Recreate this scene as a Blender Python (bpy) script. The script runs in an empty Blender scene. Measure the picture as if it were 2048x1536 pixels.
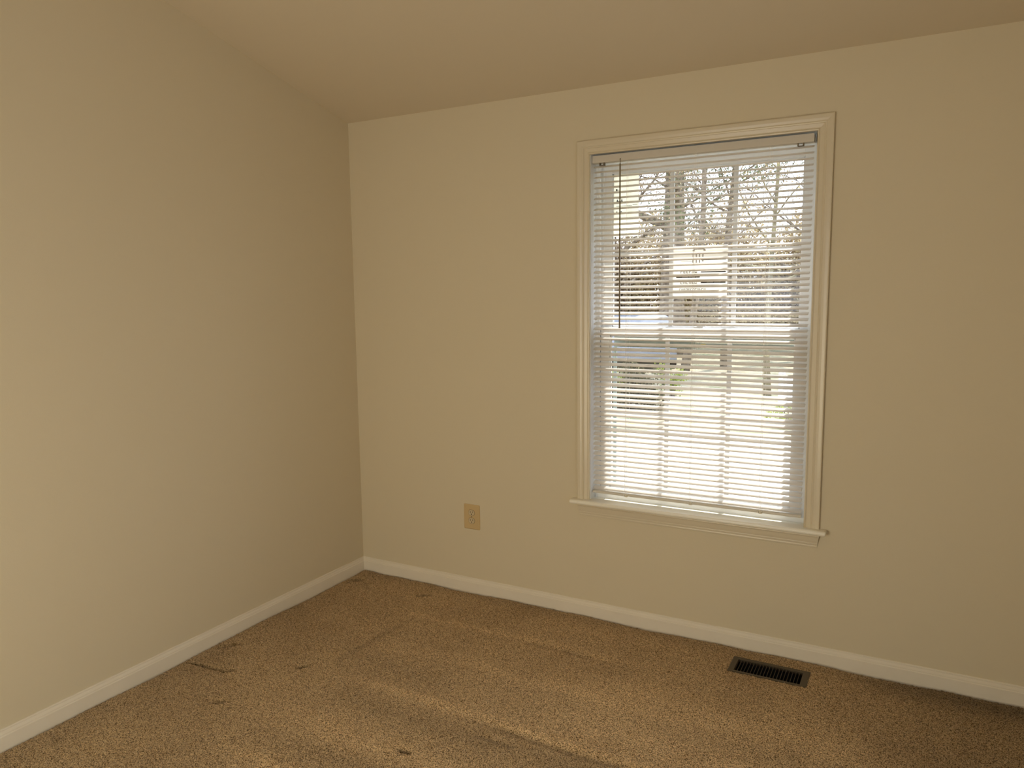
import bpy, math, random
import numpy as np
from mathutils import Vector, Matrix

# ------------------------------------------------------------------ camera, sky, sun, fill, exposure
scene = bpy.context.scene
C = scene.collection

cam_data = bpy.data.cameras.new('camera')
cam = bpy.data.objects.new('camera', cam_data)
C.objects.link(cam)
cam.location = (2.70453, -3.19708, 1.53383)
cam.rotation_euler = (math.radians(83.16758), math.radians(0.64298), math.radians(28.40802))
cam_data.sensor_fit = 'HORIZONTAL'
cam_data.sensor_width = 36.0
cam_data.lens = 1498.595 / 2048 * 36.0
cam_data.clip_start = 0.05
cam_data.clip_end = 500
scene.camera = cam

world = bpy.data.worlds.new('sky')
scene.world = world
world.use_nodes = True
wn = world.node_tree
wn.nodes.clear()
w_out = wn.nodes.new('ShaderNodeOutputWorld')
w_bg = wn.nodes.new('ShaderNodeBackground')
w_co = wn.nodes.new('ShaderNodeTexCoord')
w_sep = wn.nodes.new('ShaderNodeSeparateXYZ')
w_ramp = wn.nodes.new('ShaderNodeValToRGB')
w_noise = wn.nodes.new('ShaderNodeTexNoise')
w_mix = wn.nodes.new('ShaderNodeMixRGB')
w_nr = wn.nodes.new('ShaderNodeValToRGB')
wn.links.new(w_co.outputs['Generated'], w_sep.inputs[0])
wn.links.new(w_sep.outputs['Z'], w_ramp.inputs['Fac'])
w_ramp.color_ramp.elements[0].position = 0.0
w_ramp.color_ramp.elements[0].color = (0.97, 1.0, 1.06, 1)
w_ramp.color_ramp.elements[1].position = 0.6
w_ramp.color_ramp.elements[1].color = (0.55, 0.78, 1.0, 1)
w_noise.inputs['Scale'].default_value = 2.6
w_noise.inputs['Detail'].default_value = 5
wn.links.new(w_co.outputs['Generated'], w_noise.inputs['Vector'])
wn.links.new(w_noise.outputs['Fac'], w_nr.inputs['Fac'])
w_nr.color_ramp.elements[0].position = 0.42
w_nr.color_ramp.elements[1].position = 0.60
wn.links.new(w_nr.outputs['Color'], w_mix.inputs['Fac'])
wn.links.new(w_ramp.outputs['Color'], w_mix.inputs['Color1'])
w_mix.inputs['Color2'].default_value = (0.98, 1.0, 1.05, 1)
wn.links.new(w_mix.outputs['Color'], w_bg.inputs['Color'])
w_bg.inputs['Strength'].default_value = 3.0
wn.links.new(w_bg.outputs['Background'], w_out.inputs['Surface'])

sun_d = bpy.data.lights.new('sun', 'SUN')
sun = bpy.data.objects.new('sun', sun_d)
C.objects.link(sun)
SUN_EL, SUN_AZ = math.radians(57), math.radians(14)      # azimuth to the right of the window wall's normal
sdir = Vector((math.sin(SUN_AZ) * math.cos(SUN_EL), math.cos(SUN_AZ) * math.cos(SUN_EL), math.sin(SUN_EL)))
sun.rotation_euler = sdir.to_track_quat('Z', 'Y').to_euler()
sun.location = sdir * 30
sun_d.energy = 8.0
sun_d.angle = math.radians(0.7)
sun_d.color = (1.0, 0.96, 0.90)

# warm fill light added in an unseen doorway of the back wall (behind the camera)
fill_d = bpy.data.lights.new('rear_fill', 'AREA')
fill = bpy.data.objects.new('rear_fill', fill_d)
C.objects.link(fill)
fill_d.shape = 'RECTANGLE'
fill_d.size, fill_d.size_y = 1.0, 1.30
fill.location = (1.35, -3.76, 0.70)
fill.rotation_euler = (math.radians(90), 0, 0)           # shines towards +Y
fill_d.energy = 16.3
fill_d.color = (1.0, 0.785, 0.33)

# fill light added at an unseen opening of the right wall (beyond the right edge of the view)
side_d = bpy.data.lights.new('side_fill', 'AREA')
side = bpy.data.objects.new('side_fill', side_d)
C.objects.link(side)
side_d.shape = 'RECTANGLE'
side_d.size, side_d.size_y = 1.1, 1.1
side.location = (3.98, -2.60, 1.40)
side.rotation_euler = (math.radians(90), 0, math.radians(90))   # shines towards -X
side_d.energy = 0.8
side_d.color = (1.0, 0.92, 0.80)

scene.view_settings.view_transform = 'Standard'
scene.view_settings.look = 'None'
scene.view_settings.gamma = 1.0
scene.view_settings.use_curve_mapping = False
scene.view_settings.exposure = 0.0
scene.cycles.use_denoising = True
scene.cycles.max_bounces = 10
scene.cycles.diffuse_bounces = 8
scene.cycles.transparent_max_bounces = 24
scene.cycles.caustics_reflective = False
scene.cycles.caustics_refractive = False

rnd = random.Random(7)

# ------------------------------------------------------------------ materials
def new_mat(name):
    m = bpy.data.materials.new(name)
    m.use_nodes = True
    nt = m.node_tree
    nt.nodes.clear()
    return m, nt, nt.nodes.new('ShaderNodeOutputMaterial')

def paint(name, col, rough=0.6, spec=0.3, var=0.03, vscale=3.0, bump=0.0, bscale=400.0, metal=0.0):
    m, nt, out = new_mat(name)
    p = nt.nodes.new('ShaderNodeBsdfPrincipled')
    tc = nt.nodes.new('ShaderNodeTexCoord')
    n = nt.nodes.new('ShaderNodeTexNoise')
    n.inputs['Scale'].default_value = vscale
    n.inputs['Detail'].default_value = 4
    nt.links.new(tc.outputs['Object'], n.inputs['Vector'])
    mx = nt.nodes.new('ShaderNodeMixRGB')
    mx.inputs['Color1'].default_value = (*[c * (1 - var) for c in col], 1)
    mx.inputs['Color2'].default_value = (*[min(1, c * (1 + var)) for c in col], 1)
    nt.links.new(n.outputs['Fac'], mx.inputs['Fac'])
    nt.links.new(mx.outputs['Color'], p.inputs['Base Color'])
    p.inputs['Roughness'].default_value = rough
    p.inputs['Specular IOR Level'].default_value = spec
    p.inputs['Metallic'].default_value = metal
    if bump > 0:
        b = nt.nodes.new('ShaderNodeBump')
        b.inputs['Strength'].default_value = bump
        b.inputs['Distance'].default_value = 0.001
        n2 = nt.nodes.new('ShaderNodeTexNoise')
        n2.inputs['Scale'].default_value = bscale
        n2.inputs['Detail'].default_value = 2
        nt.links.new(tc.outputs['Object'], n2.inputs['Vector'])
        nt.links.new(n2.outputs['Fac'], b.inputs['Height'])
        nt.links.new(b.outputs['Normal'], p.inputs['Normal'])
    nt.links.new(p.outputs[0], out.inputs['Surface'])
    return m

WALL = paint('wall_paint', (0.66, 0.585, 0.425), 0.75, 0.2, 0.012, 1.3, 0.25, 260)
CEIL = paint('ceiling_paint', (0.64, 0.56, 0.42), 0.85, 0.1, 0.012, 1.3, 0.25, 200)
TRIM = paint('trim_paint', (0.655, 0.582, 0.432), 0.28, 0.5, 0.02, 4)
STOOL_LIT = paint('stool_lit_paint', (0.86, 0.83, 0.72), 0.25, 0.5, 0.02, 4)  # trim paint lightened, window light on the stool put into the colour
SKIRT = paint('baseboard_paint', (0.77, 0.71, 0.59), 0.5, 0.35, 0.05, 9)
VINYL = paint('white_vinyl', (0.80, 0.82, 0.84), 0.4, 0.4, 0.01, 3)
SCREEN = paint('screen_frame_grey', (0.36, 0.42, 0.38), 0.5, 0.3, 0.03, 3)
HEADRAIL = paint('headrail_enamel', (0.62, 0.58, 0.50), 0.4, 0.4, 0.01, 3)
BRONZE = paint('bronze_enamel', (0.075, 0.055, 0.032), 0.45, 0.4, 0.15, 30)
BLACKM = paint('duct_dark', (0.012, 0.012, 0.012), 0.8, 0.1)
IVORY = paint('ivory_plastic', (0.58, 0.43, 0.22), 0.4, 0.4, 0.03, 8)
IVORY2 = paint('almond_plastic', (0.60, 0.50, 0.32), 0.4, 0.4, 0.03, 8)
DARK = paint('dark_slot', (0.02, 0.013, 0.008), 0.7, 0.1)
METAL = paint('steel_wire', (0.22, 0.18, 0.12), 0.4, 0.5, 0.05, 8, metal=0.6)

YELLOW = paint('yellow_film', (0.60, 0.50, 0.05), 0.5, 0.2)
INK = paint('black_ink', (0.03, 0.028, 0.025), 0.6, 0.1)
INKG = paint('grey_ink', (0.35, 0.33, 0.29), 0.6, 0.1)

def translucent(name, col, amt=0.35, rough=0.4, gloss=0.06):
    m, nt, out = new_mat(name)
    tc = nt.nodes.new('ShaderNodeTexCoord')
    n = nt.nodes.new('ShaderNodeTexNoise')
    n.inputs['Scale'].default_value = 6
    nt.links.new(tc.outputs['Object'], n.inputs['Vector'])
    mx = nt.nodes.new('ShaderNodeMixRGB')
    mx.inputs['Color1'].default_value = (*[c * 0.98 for c in col], 1)
    mx.inputs['Color2'].default_value = (*col, 1)
    nt.links.new(n.outputs['Fac'], mx.inputs['Fac'])
    d = nt.nodes.new('ShaderNodeBsdfDiffuse')
    t = nt.nodes.new('ShaderNodeBsdfTranslucent')
    g = nt.nodes.new('ShaderNodeBsdfGlossy')
    g.inputs['Roughness'].default_value = rough
    nt.links.new(mx.outputs[0], d.inputs['Color'])
    nt.links.new(mx.outputs[0], t.inputs['Color'])
    s = nt.nodes.new('ShaderNodeMixShader')
    s.inputs[0].default_value = amt
    nt.links.new(d.outputs[0], s.inputs[1])
    nt.links.new(t.outputs[0], s.inputs[2])
    s2 = nt.nodes.new('ShaderNodeMixShader')
    s2.inputs[0].default_value = gloss
    nt.links.new(s.outputs[0], s2.inputs[1])
    nt.links.new(g.outputs[0], s2.inputs[2])
    nt.links.new(s2.outputs[0], out.inputs['Surface'])
    return m

SLAT = translucent('slat_vinyl', (0.93, 0.895, 0.845), 0.58, 0.35, 0.06)
PAPER = translucent('label_paper', (0.95, 0.93, 0.88), 0.60, 0.6, 0.0)
PAPERY = translucent('label_paper_cream', (0.99, 0.97, 0.86), 0.82, 0.6, 0.0)
WANDM = paint('wand_acrylic', (0.20, 0.17, 0.11), 0.15, 0.6, 0.05, 20)
CORD = translucent('white_cord', (0.92, 0.90, 0.86), 0.5, 0.5, 0.0)
CLIP = translucent('clear_clip', (0.90, 0.86, 0.74), 0.3, 0.3, 0.1)

def glass_mat():
    m, nt, out = new_mat('window_glass')
    tr = nt.nodes.new('ShaderNodeBsdfTransparent')
    tr.inputs['Color'].default_value = (0.985, 0.988, 0.992, 1)
    gl = nt.nodes.new('ShaderNodeBsdfGlossy')
    gl.inputs['Roughness'].default_value = 0.02
    lw = nt.nodes.new('ShaderNodeLayerWeight')
    lw.inputs['Blend'].default_value = 0.5
    pw = nt.nodes.new('ShaderNodeMath'); pw.operation = 'POWER'; pw.inputs[1].default_value = 5
    nt.links.new(lw.outputs['Facing'], pw.inputs[0])
    fr = nt.nodes.new('ShaderNodeMath'); fr.operation = 'MULTIPLY_ADD'; fr.inputs[1].default_value = 0.6; fr.inputs[2].default_value = 0.02
    nt.links.new(pw.outputs[0], fr.inputs[0])
    mx = nt.nodes.new('ShaderNodeMixShader')
    nt.links.new(fr.outputs[0], mx.inputs[0])
    nt.links.new(tr.outputs[0], mx.inputs[1])
    nt.links.new(gl.outputs[0], mx.inputs[2])
    nt.links.new(mx.outputs[0], out.inputs['Surface'])
    return m
GLASS = glass_mat()

def noisy(name, stops, scale, rough=0.9, detail=5, bump=0.0, trans=0.0, rand_island=False):
    m, nt, out = new_mat(name)
    tc = nt.nodes.new('ShaderNodeTexCoord')
    n = nt.nodes.new('ShaderNodeTexNoise')
    n.inputs['Scale'].default_value = scale
    n.inputs['Detail'].default_value = detail
    nt.links.new(tc.outputs['Object'], n.inputs['Vector'])
    r = nt.nodes.new('ShaderNodeValToRGB')
    el = r.color_ramp.elements
    while len(el) < len(stops):
        el.new(0.5)
    for e, (pos, col) in zip(el, stops):
        e.position = pos
        e.color = (*col, 1)
    if rand_island:
        g = nt.nodes.new('ShaderNodeNewGeometry')
        nt.links.new(g.outputs['Random Per Island'], r.inputs['Fac'])
    else:
        nt.links.new(n.outputs['Fac'], r.inputs['Fac'])
    d = nt.nodes.new('ShaderNodeBsdfDiffuse')
    nt.links.new(r.outputs['Color'], d.inputs['Color'])
    if bump > 0:
        b = nt.nodes.new('ShaderNodeBump')
        b.inputs['Strength'].default_value = bump
        nt.links.new(n.outputs['Fac'], b.inputs['Height'])
        nt.links.new(b.outputs['Normal'], d.inputs['Normal'])
    last = d
    if trans > 0:
        t = nt.nodes.new('ShaderNodeBsdfTranslucent')
        nt.links.new(r.outputs['Color'], t.inputs['Color'])
        s = nt.nodes.new('ShaderNodeMixShader')
        s.inputs[0].default_value = trans
        nt.links.new(d.outputs[0], s.inputs[1])
        nt.links.new(t.outputs[0], s.inputs[2])
        last = s
    nt.links.new(last.outputs[0], out.inputs['Surface'])
    return m

BARK = noisy('bark', [(0.3, (0.10, 0.08, 0.06)), (0.7, (0.30, 0.25, 0.20))], 9, bump=0.6)
MOSSBARK = noisy('mossy_bark', [(0.3, (0.12, 0.10, 0.07)), (0.6, (0.24, 0.21, 0.13)), (0.8, (0.38, 0.34, 0.18))], 7, bump=0.5)
LEAF_GOLD = noisy('autumn_leaves', [(0.0, (0.20, 0.14, 0.08)), (0.4, (0.40, 0.30, 0.17)), (0.75, (0.56, 0.47, 0.27)), (1.0, (0.72, 0.66, 0.48))], 1, trans=0.4, rand_island=True)
LEAF_BROWN = noisy('brown_leaves', [(0.0, (0.14, 0.10, 0.08)), (0.5, (0.34, 0.26, 0.19)), (1.0, (0.58, 0.48, 0.38))], 1, trans=0.35, rand_island=True)
LEAF_GREEN = noisy('green_needles', [(0.0, (0.05, 0.08, 0.04)), (0.5, (0.14, 0.17, 0.09)), (1.0, (0.26, 0.28, 0.16))], 1, trans=0.35, rand_island=True)
LEAF_LIME = noisy('lime_leaves', [(0.0, (0.18, 0.22, 0.03)), (0.5, (0.32, 0.38, 0.06)), (1.0, (0.48, 0.52, 0.18))], 1, trans=0.4, rand_island=True)
LEAF_DARK = noisy('dark_leaves', [(0.0, (0.05, 0.05, 0.035)), (0.6, (0.13, 0.12, 0.07)), (1.0, (0.26, 0.22, 0.12))], 1, trans=0.2, rand_island=True)
LAWN = noisy('lawn_with_leaves', [(0.30, (0.15, 0.16, 0.10)), (0.5, (0.30, 0.27, 0.20)), (0.62, (0.38, 0.32, 0.22)), (0.8, (0.20, 0.19, 0.10))], 1.6, detail=10)
CONCRETE = noisy('pale_concrete', [(0.3, (0.45, 0.42, 0.38)), (0.7, (0.58, 0.55, 0.50))], 3, detail=8)
SIDING = noisy('pale_siding', [(0.3, (0.26, 0.27, 0.31)), (0.7, (0.32, 0.33, 0.37))], 2)
WHITEP = paint('white_gate_paint', (0.90, 0.90, 0.88), 0.6, 0.2)
DGLASS = paint('dark_glass', (0.16, 0.17, 0.19), 0.1, 0.6)

# carpet: tan pile, vacuum nap stripes and painted-in shade, colour speckle per tuft
def carpet_mat():
    m, nt, out = new_mat('carpet_pile')
    L = nt.links.new
    geo = nt.nodes.new('ShaderNodeNewGeometry')
    def noise(scale, detail=2, vec=None):
        n = nt.nodes.new('ShaderNodeTexNoise')
        n.inputs['Scale'].default_value = scale
        n.inputs['Detail'].default_value = detail
        L(vec or geo.outputs['Position'], n.inputs['Vector'])
        return n
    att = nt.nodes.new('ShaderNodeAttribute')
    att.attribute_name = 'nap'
    fine = noise(290, 3)
    vor = nt.nodes.new('ShaderNodeTexVoronoi')
    vor.inputs['Scale'].default_value = 250
    L(geo.outputs['Position'], vor.inputs['Vector'])
    ramp = nt.nodes.new('ShaderNodeValToRGB')
    ramp.color_ramp.elements[0].position = 0.34
    ramp.color_ramp.elements[0].color = (0.12, 0.068, 0.022, 1)
    ramp.color_ramp.elements[1].position = 0.72
    ramp.color_ramp.elements[1].color = (0.84, 0.64, 0.40, 1)
    rm = ramp.color_ramp.elements.new(0.46)
    rm.color = (0.58, 0.415, 0.225, 1)
    add = nt.nodes.new('ShaderNodeMath'); add.operation = 'ADD'
    sub = nt.nodes.new('ShaderNodeMath'); sub.operation = 'MULTIPLY_ADD'
    L(vor.outputs['Distance'], sub.inputs[0]); sub.inputs[1].default_value = -0.30; sub.inputs[2].default_value = 0.12
    L(fine.outputs['Fac'], add.inputs[0]); L(sub.outputs[0], add.inputs[1])
    L(add.outputs[0], ramp.inputs['Fac'])
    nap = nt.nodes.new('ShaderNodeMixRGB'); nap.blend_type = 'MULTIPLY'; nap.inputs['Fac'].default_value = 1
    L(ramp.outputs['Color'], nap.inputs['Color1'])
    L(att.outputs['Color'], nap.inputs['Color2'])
    big = noise(2.2, 3)
    bigr = nt.nodes.new('ShaderNodeValToRGB')
    bigr.color_ramp.elements[0].position = 0.35; bigr.color_ramp.elements[0].color = (0.90, 0.88, 0.86, 1)
    bigr.color_ramp.elements[1].position = 0.65; bigr.color_ramp.elements[1].color = (1.06, 1.05, 1.04, 1)
    L(big.outputs['Fac'], bigr.inputs['Fac'])
    m2 = nt.nodes.new('ShaderNodeMixRGB'); m2.blend_type = 'MULTIPLY'; m2.inputs['Fac'].default_value = 1
    L(nap.outputs['Color'], m2.inputs['Color1']); L(bigr.outputs['Color'], m2.inputs['Color2'])
    p = nt.nodes.new('ShaderNodeBsdfPrincipled')
    p.inputs['Roughness'].default_value = 1.0
    p.inputs['Specular IOR Level'].default_value = 0.0
    p.inputs['Sheen Weight'].default_value = 0.15
    L(m2.outputs['Color'], p.inputs['Base Color'])
    b = nt.nodes.new('ShaderNodeBump')
    b.inputs['Strength'].default_value = 0.9
    b.inputs['Distance'].default_value = 0.004
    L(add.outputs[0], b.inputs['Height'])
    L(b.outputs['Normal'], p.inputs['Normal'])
    L(p.outputs[0], out.inputs['Surface'])
    return m
CARPET = carpet_mat()

# ------------------------------------------------------------------ mesh helpers
class MB:
    def __init__(self):
        self.v, self.f = [], []
    def add(self, vs, fs):
        o = len(self.v)
        self.v += [tuple(v) for v in vs]
        self.f += [tuple(i + o for i in f) for f in fs]
        return self
    def box(self, x0, x1, y0, y1, z0, z1):
        x0, x1 = sorted((x0, x1)); y0, y1 = sorted((y0, y1)); z0, z1 = sorted((z0, z1))
        return self.add([(x0, y0, z0), (x1, y0, z0), (x1, y1, z0), (x0, y1, z0), (x0, y0, z1), (x1, y0, z1), (x1, y1, z1), (x0, y1, z1)],
                        [(0, 3, 2, 1), (4, 5, 6, 7), (0, 1, 5, 4), (1, 2, 6, 5), (2, 3, 7, 6), (3, 0, 4, 7)])
    def sweep(self, rings, caps=True):
        n = len(rings[0])
        vs = [p for r in rings for p in r]
        fs = []
        for i in range(len(rings) - 1):
            for j in range(n):
                k = (j + 1) % n
                fs.append((i * n + j, i * n + k, (i + 1) * n + k, (i + 1) * n + j))
        if caps:
            fs.append(tuple(range(n))[::-1])
            fs.append(tuple((len(rings) - 1) * n + j for j in range(n)))
        return self.add(vs, fs)
    def tube(self, pts, rads, sides=8):
        pts = [Vector(p) for p in pts]
        rings = []
        up = Vector((0.13, 0.31, 0.94)).normalized()
        for i, p in enumerate(pts):
            d = (pts[min(i + 1, len(pts) - 1)] - pts[max(i - 1, 0)]).normalized()
            a = d.cross(up)
            if a.length < 0.05:
                a = d.cross(Vector((1, 0, 0)))
            a.normalize()
            b = d.cross(a)
            r = rads[i] if hasattr(rads, '__len__') else rads
            rings.append([p + a * r * math.cos(t) + b * r * math.sin(t) for t in [2 * math.pi * k / sides for k in range(sides)]])
        return self.sweep(rings)
    def build(self, name, mat, parent=None, smooth=False, bevel=0.0, fixn=True):
        me = bpy.data.meshes.new(name)
        me.from_pydata(self.v, [], self.f)
        me.validate()
        if fixn:
            import bmesh
            bm = bmesh.new(); bm.from_mesh(me)
            bmesh.ops.recalc_face_normals(bm, faces=bm.faces)
            bm.to_mesh(me); bm.free()
        me.materials.append(mat)
        if smooth:
            me.polygons.foreach_set('use_smooth', [True] * len(me.polygons))
        o = bpy.data.objects.new(name, me)
        C.objects.link(o)
        if parent is not None:
            o.parent = parent
        if bevel > 0:
            b = o.modifiers.new('bevel', 'BEVEL')
            b.width = bevel; b.segments = 2; b.limit_method = 'ANGLE'; b.angle_limit = math.radians(40)
        return o

def empty(name, loc=(0, 0, 0)):
    o = bpy.data.objects.new(name, None)
    o.location = loc
    o.empty_display_size = 0.1
    C.objects.link(o)
    return o

def tag(o, label=None, cat=None, group=None, kind=None):
    if label: o['label'] = label
    if cat: o['category'] = cat
    if group: o['group'] = group
    if kind: o['kind'] = kind
    return o

# ------------------------------------------------------------------ the room
H = 2.44                     # wall height at the window wall
SL = 0.2505                  # slope of the vaulted ceiling
X1, YB = 3.90, -3.70         # right wall, back wall
def ceil_z(y): return H - SL * y
# window rough opening
OX0, OX1, OZ0, OZ1 = 1.384, 2.328, 0.555, 2.150
WT = 0.15                    # thickness of the outer wall

# register opening in the floor
RX0, RX1, RY0, RY1 = 2.0827, 2.3876, -0.1058, -0.2425
GX0, GX1, GY0, GY1 = RX0 + 0.024, RX1 - 0.027, RY0 - 0.021, RY1 + 0.014

def smooth(a, b, x):
    t = np.clip((x - a) / (b - a), 0, 1)
    return t * t * (3 - 2 * t)

def build_floor():
    rs = np.random.RandomState(3)
    step = 0.005
    xs = np.concatenate([np.arange(0.0, 3.20, step), np.linspace(3.22, X1, 12)])
    ys = np.concatenate([-np.arange(0.0, 2.10, step), -np.linspace(2.13, -YB, 30)])
    # grid lines exactly on the register's opening
    for g in (GX0, GX1):
        xs[np.argmin(abs(xs - g))] = g
    for g in (GY0, GY1):
        ys[np.argmin(abs(ys - g))] = g
    Xg, Yg = np.meshgrid(xs, ys, indexing='ij')
    nx, ny = Xg.shape
    fine = (Xg < 3.2) & (Yg > -2.1)
    inner = fine & (Xg > 0.02) & (Yg < -0.02)
    keep = (abs(Xg - GX0) < 1e-6) | (abs(Xg - GX1) < 1e-6) | (abs(Yg - GY0) < 1e-6) | (abs(Yg - GY1) < 1e-6)
    jit = inner & ~keep
    Xj = Xg + np.where(jit, rs.uniform(-.0016, .0016, Xg.shape), 0)
    Yj = Yg + np.where(jit, rs.uniform(-.0016, .0016, Xg.shape), 0)
    Z = np.zeros_like(Xg)
    nap = np.ones_like(Xg)
    def wob(x, seed, amp):
        return amp * (np.sin(x * 2.1 + seed) + 0.6 * np.sin(x * 5.3 + seed * 1.7) + 0.35 * np.sin(x * 11.7 + seed * 2.9))
    def band(yc, w, x0, x1, seed, fade=0.25, amp=0.018, sharp=1.0):
        d = (Yg - (yc + wob(Xg, seed, amp))) / w
        return np.exp(-np.abs(d) ** (2 * sharp)) * smooth(x0, x0 + fade, Xg) * (1 - smooth(x1 - fade, x1, Xg))
    # light nap lines left by the vacuum cleaner, running along the window wall
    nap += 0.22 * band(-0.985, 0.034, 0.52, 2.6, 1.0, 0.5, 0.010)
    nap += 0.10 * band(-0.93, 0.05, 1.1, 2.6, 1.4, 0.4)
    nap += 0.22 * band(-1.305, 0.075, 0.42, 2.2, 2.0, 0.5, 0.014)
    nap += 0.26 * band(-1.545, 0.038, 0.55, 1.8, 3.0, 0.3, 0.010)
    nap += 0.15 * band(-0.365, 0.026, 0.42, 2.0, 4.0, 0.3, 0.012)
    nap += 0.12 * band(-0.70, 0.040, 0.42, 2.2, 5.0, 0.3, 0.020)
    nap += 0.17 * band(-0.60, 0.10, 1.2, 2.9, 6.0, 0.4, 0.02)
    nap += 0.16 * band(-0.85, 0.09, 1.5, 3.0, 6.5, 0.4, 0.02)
    # darker sides of the strokes; then darker along the walls and towards the right
    nap -= 0.17 * band(-1.10, 0.055, 0.60, 2.3, 2.5, 0.4, 0.015)
    nap -= 0.13 * band(-1.42, 0.05, 0.7, 2.0, 2.9, 0.4, 0.012)
    nap -= 0.10 * band(-0.83, 0.06, 0.62, 1.3, 3.4, 0.3, 0.012)
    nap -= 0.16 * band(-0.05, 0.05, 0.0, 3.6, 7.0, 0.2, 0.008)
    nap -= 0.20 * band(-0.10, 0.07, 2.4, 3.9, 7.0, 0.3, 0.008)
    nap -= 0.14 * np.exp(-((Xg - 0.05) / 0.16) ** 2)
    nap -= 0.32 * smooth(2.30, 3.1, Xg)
    nap += 0.12 * np.exp(-((Xg - 1.7) / 0.7) ** 2 - ((Yg + 0.85) / 0.4) ** 2)  # middle brightened in colour, as window light pooling on the carpet
    # cross stroke near the corner
    l = (Xg - (0.62 + 0.10 * (Yg + 0.7))) / 0.018
    nap -= 0.20 * np.exp(-l ** 2) * smooth(-0.97, -0.85, Yg) * (1 - smooth(-0.55, -0.45, Yg))
    # ridges in the pile
    def ridge(yc, w, x0, x1, seed, h, amp=0.01):
        return h * band(yc, w, x0, x1, seed, 0.25, amp)
    Z += ridge(-0.985, 0.030, 0.7, 2.4, 1.0, 0.004)
    Z -= ridge(-1.02, 0.016, 1.28, 2.3, 1.0, 0.006)
    Z -= ridge(-0.40, 0.014, 1.0, 1.75, 4.0, 0.005)
    Z += ridge(-1.305, 0.07, 0.5, 2.0, 2.0, 0.003)
    nap -= 0.30 * band(-1.02, 0.012, 1.28, 2.1, 1.0, 0.25, 0.010)  # shade of the ruts darkened into the nap colour
    nap -= 0.16 * band(-0.40, 0.012, 1.15, 1.6, 4.0, 0.15, 0.012)
    Z += 0.0015 * np.sin(Xg * 4.1 + 1) * np.sin(Yg * 5.3)
    # dents and cuts in the pile, their shade darkened into the nap colour
    def dent(x0, y0, x1, y1, w, depth, dark=0.6):
        nonlocal Z, nap
        dx, dy = x1 - x0, y1 - y0
        L2 = dx * dx + dy * dy + 1e-9
        t = np.clip(((Xg - x0) * dx + (Yg - y0) * dy) / L2, 0, 1)
        d2 = ((Xg - x0 - t * dx) ** 2 + (Yg - y0 - t * dy) ** 2) / (w * w)
        g = np.exp(-d2)
        Z -= depth * g
        nap *= 1 - dark * g
    dent(0.045, -1.201, 0.245, -1.188, 0.007, 0.012, 0.55)
    dent(0.245, -1.188, 0.268, -1.165, 0.008, 0.014, 0.6)
    dent(0.06, -1.048, 0.10, -1.005, 0.008, 0.009, 0.45)
    dent(0.10, -0.995, 0.125, -0.985, 0.008, 0.009, 0.4)
    dent(0.405, -1.370, 0.432, -1.352, 0.009, 0.014, 0.65)
    dent(1.228, -1.293, 1.256, -1.287, 0.010, 0.018, 0.85)
    dent(0.500, -1.022, 0.512, -1.000, 0.011, 0.014, 0.75)
    dent(0.520, -0.985, 0.530, -0.975, 0.008, 0.009, 0.4)
    dent(0.505, -0.175, 0.520, -0.168, 0.012, 0.012, 0.65)
    dent(0.530, -0.150, 0.552, -0.145, 0.009, 0.009, 0.5)
    dent(0.060, -0.165, 0.085, -0.155, 0.011, 0.012, 0.7)
    dent(0.050, -0.195, 0.060, -0.200, 0.008, 0.009, 0.45)
    dent(0.090, -0.135, 0.112, -0.128, 0.009, 0.010, 0.45)
    dent(1.41, -1.10, 1.55, -1.10, 0.010, 0.004, 0.2)
    # pile tucked down against the baseboards, bulging here and there
    bul = 0.0035 * (np.sin(Xg * 6.3 + 0.4) + 0.7 * np.sin(Xg * 13.1 + 2.0) + 0.4 * np.sin(Xg * 29.0))
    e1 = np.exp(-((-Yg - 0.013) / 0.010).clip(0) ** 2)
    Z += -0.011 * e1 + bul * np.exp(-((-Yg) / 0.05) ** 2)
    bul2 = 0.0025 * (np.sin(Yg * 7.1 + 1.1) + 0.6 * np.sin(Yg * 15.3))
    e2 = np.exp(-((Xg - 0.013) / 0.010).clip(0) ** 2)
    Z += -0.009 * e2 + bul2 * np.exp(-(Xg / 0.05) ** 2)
    nap *= 1 - 0.35 * np.maximum(e1, e2)  # shade of the tucked edge darkened into the colour
    # tufts
    tuft = rs.normal(0, 0.0013, Xg.shape)
    Z += np.where(fine, np.clip(tuft, -0.0035, 0.0035), 0)
    nap *= np.where(fine, 1 + np.clip(rs.normal(0, 0.10, Xg.shape), -0.25, 0.25), 1)
    # rim of the register cut-out
    rim = (Xg >= GX0 - 0.02) & (Xg <= GX1 + 0.02) & (Yg <= GY0 + 0.014) & (Yg >= GY1 - 0.010)
    Z[rim] = -0.008
    V = np.stack([Xj, Yj, Z], -1).reshape(-1, 3)
    idx = np.arange(nx * ny).reshape(nx, ny)
    q = np.stack([idx[:-1, :-1], idx[:-1, 1:], idx[1:, 1:], idx[1:, :-1]], -1)
    cxm = (Xg[:-1, :-1] + Xg[1:, 1:]) / 2
    cym = (Yg[:-1, :-1] + Yg[1:, 1:]) / 2
    hole = (cxm > GX0) & (cxm < GX1) & (cym < GY0) & (cym > GY1)
    q = q[~hole].reshape(-1, 4)
    me = bpy.data.meshes.new('floor')
    me.vertices.add(len(V)); me.vertices.foreach_set('co', V.ravel().astype(np.float32))
    me.loops.add(q.size); me.loops.foreach_set('vertex_index', q.ravel().astype(np.int32))
    me.polygons.add(len(q)); me.polygons.foreach_set('loop_start', np.arange(0, q.size, 4, dtype=np.int32))
    me.polygons.foreach_set('use_smooth', np.ones(len(q), dtype=bool))
    me.update(calc_edges=True)
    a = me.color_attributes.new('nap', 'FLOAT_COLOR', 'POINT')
    n = nap.reshape(-1).clip(0.05, 1.8)
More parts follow.
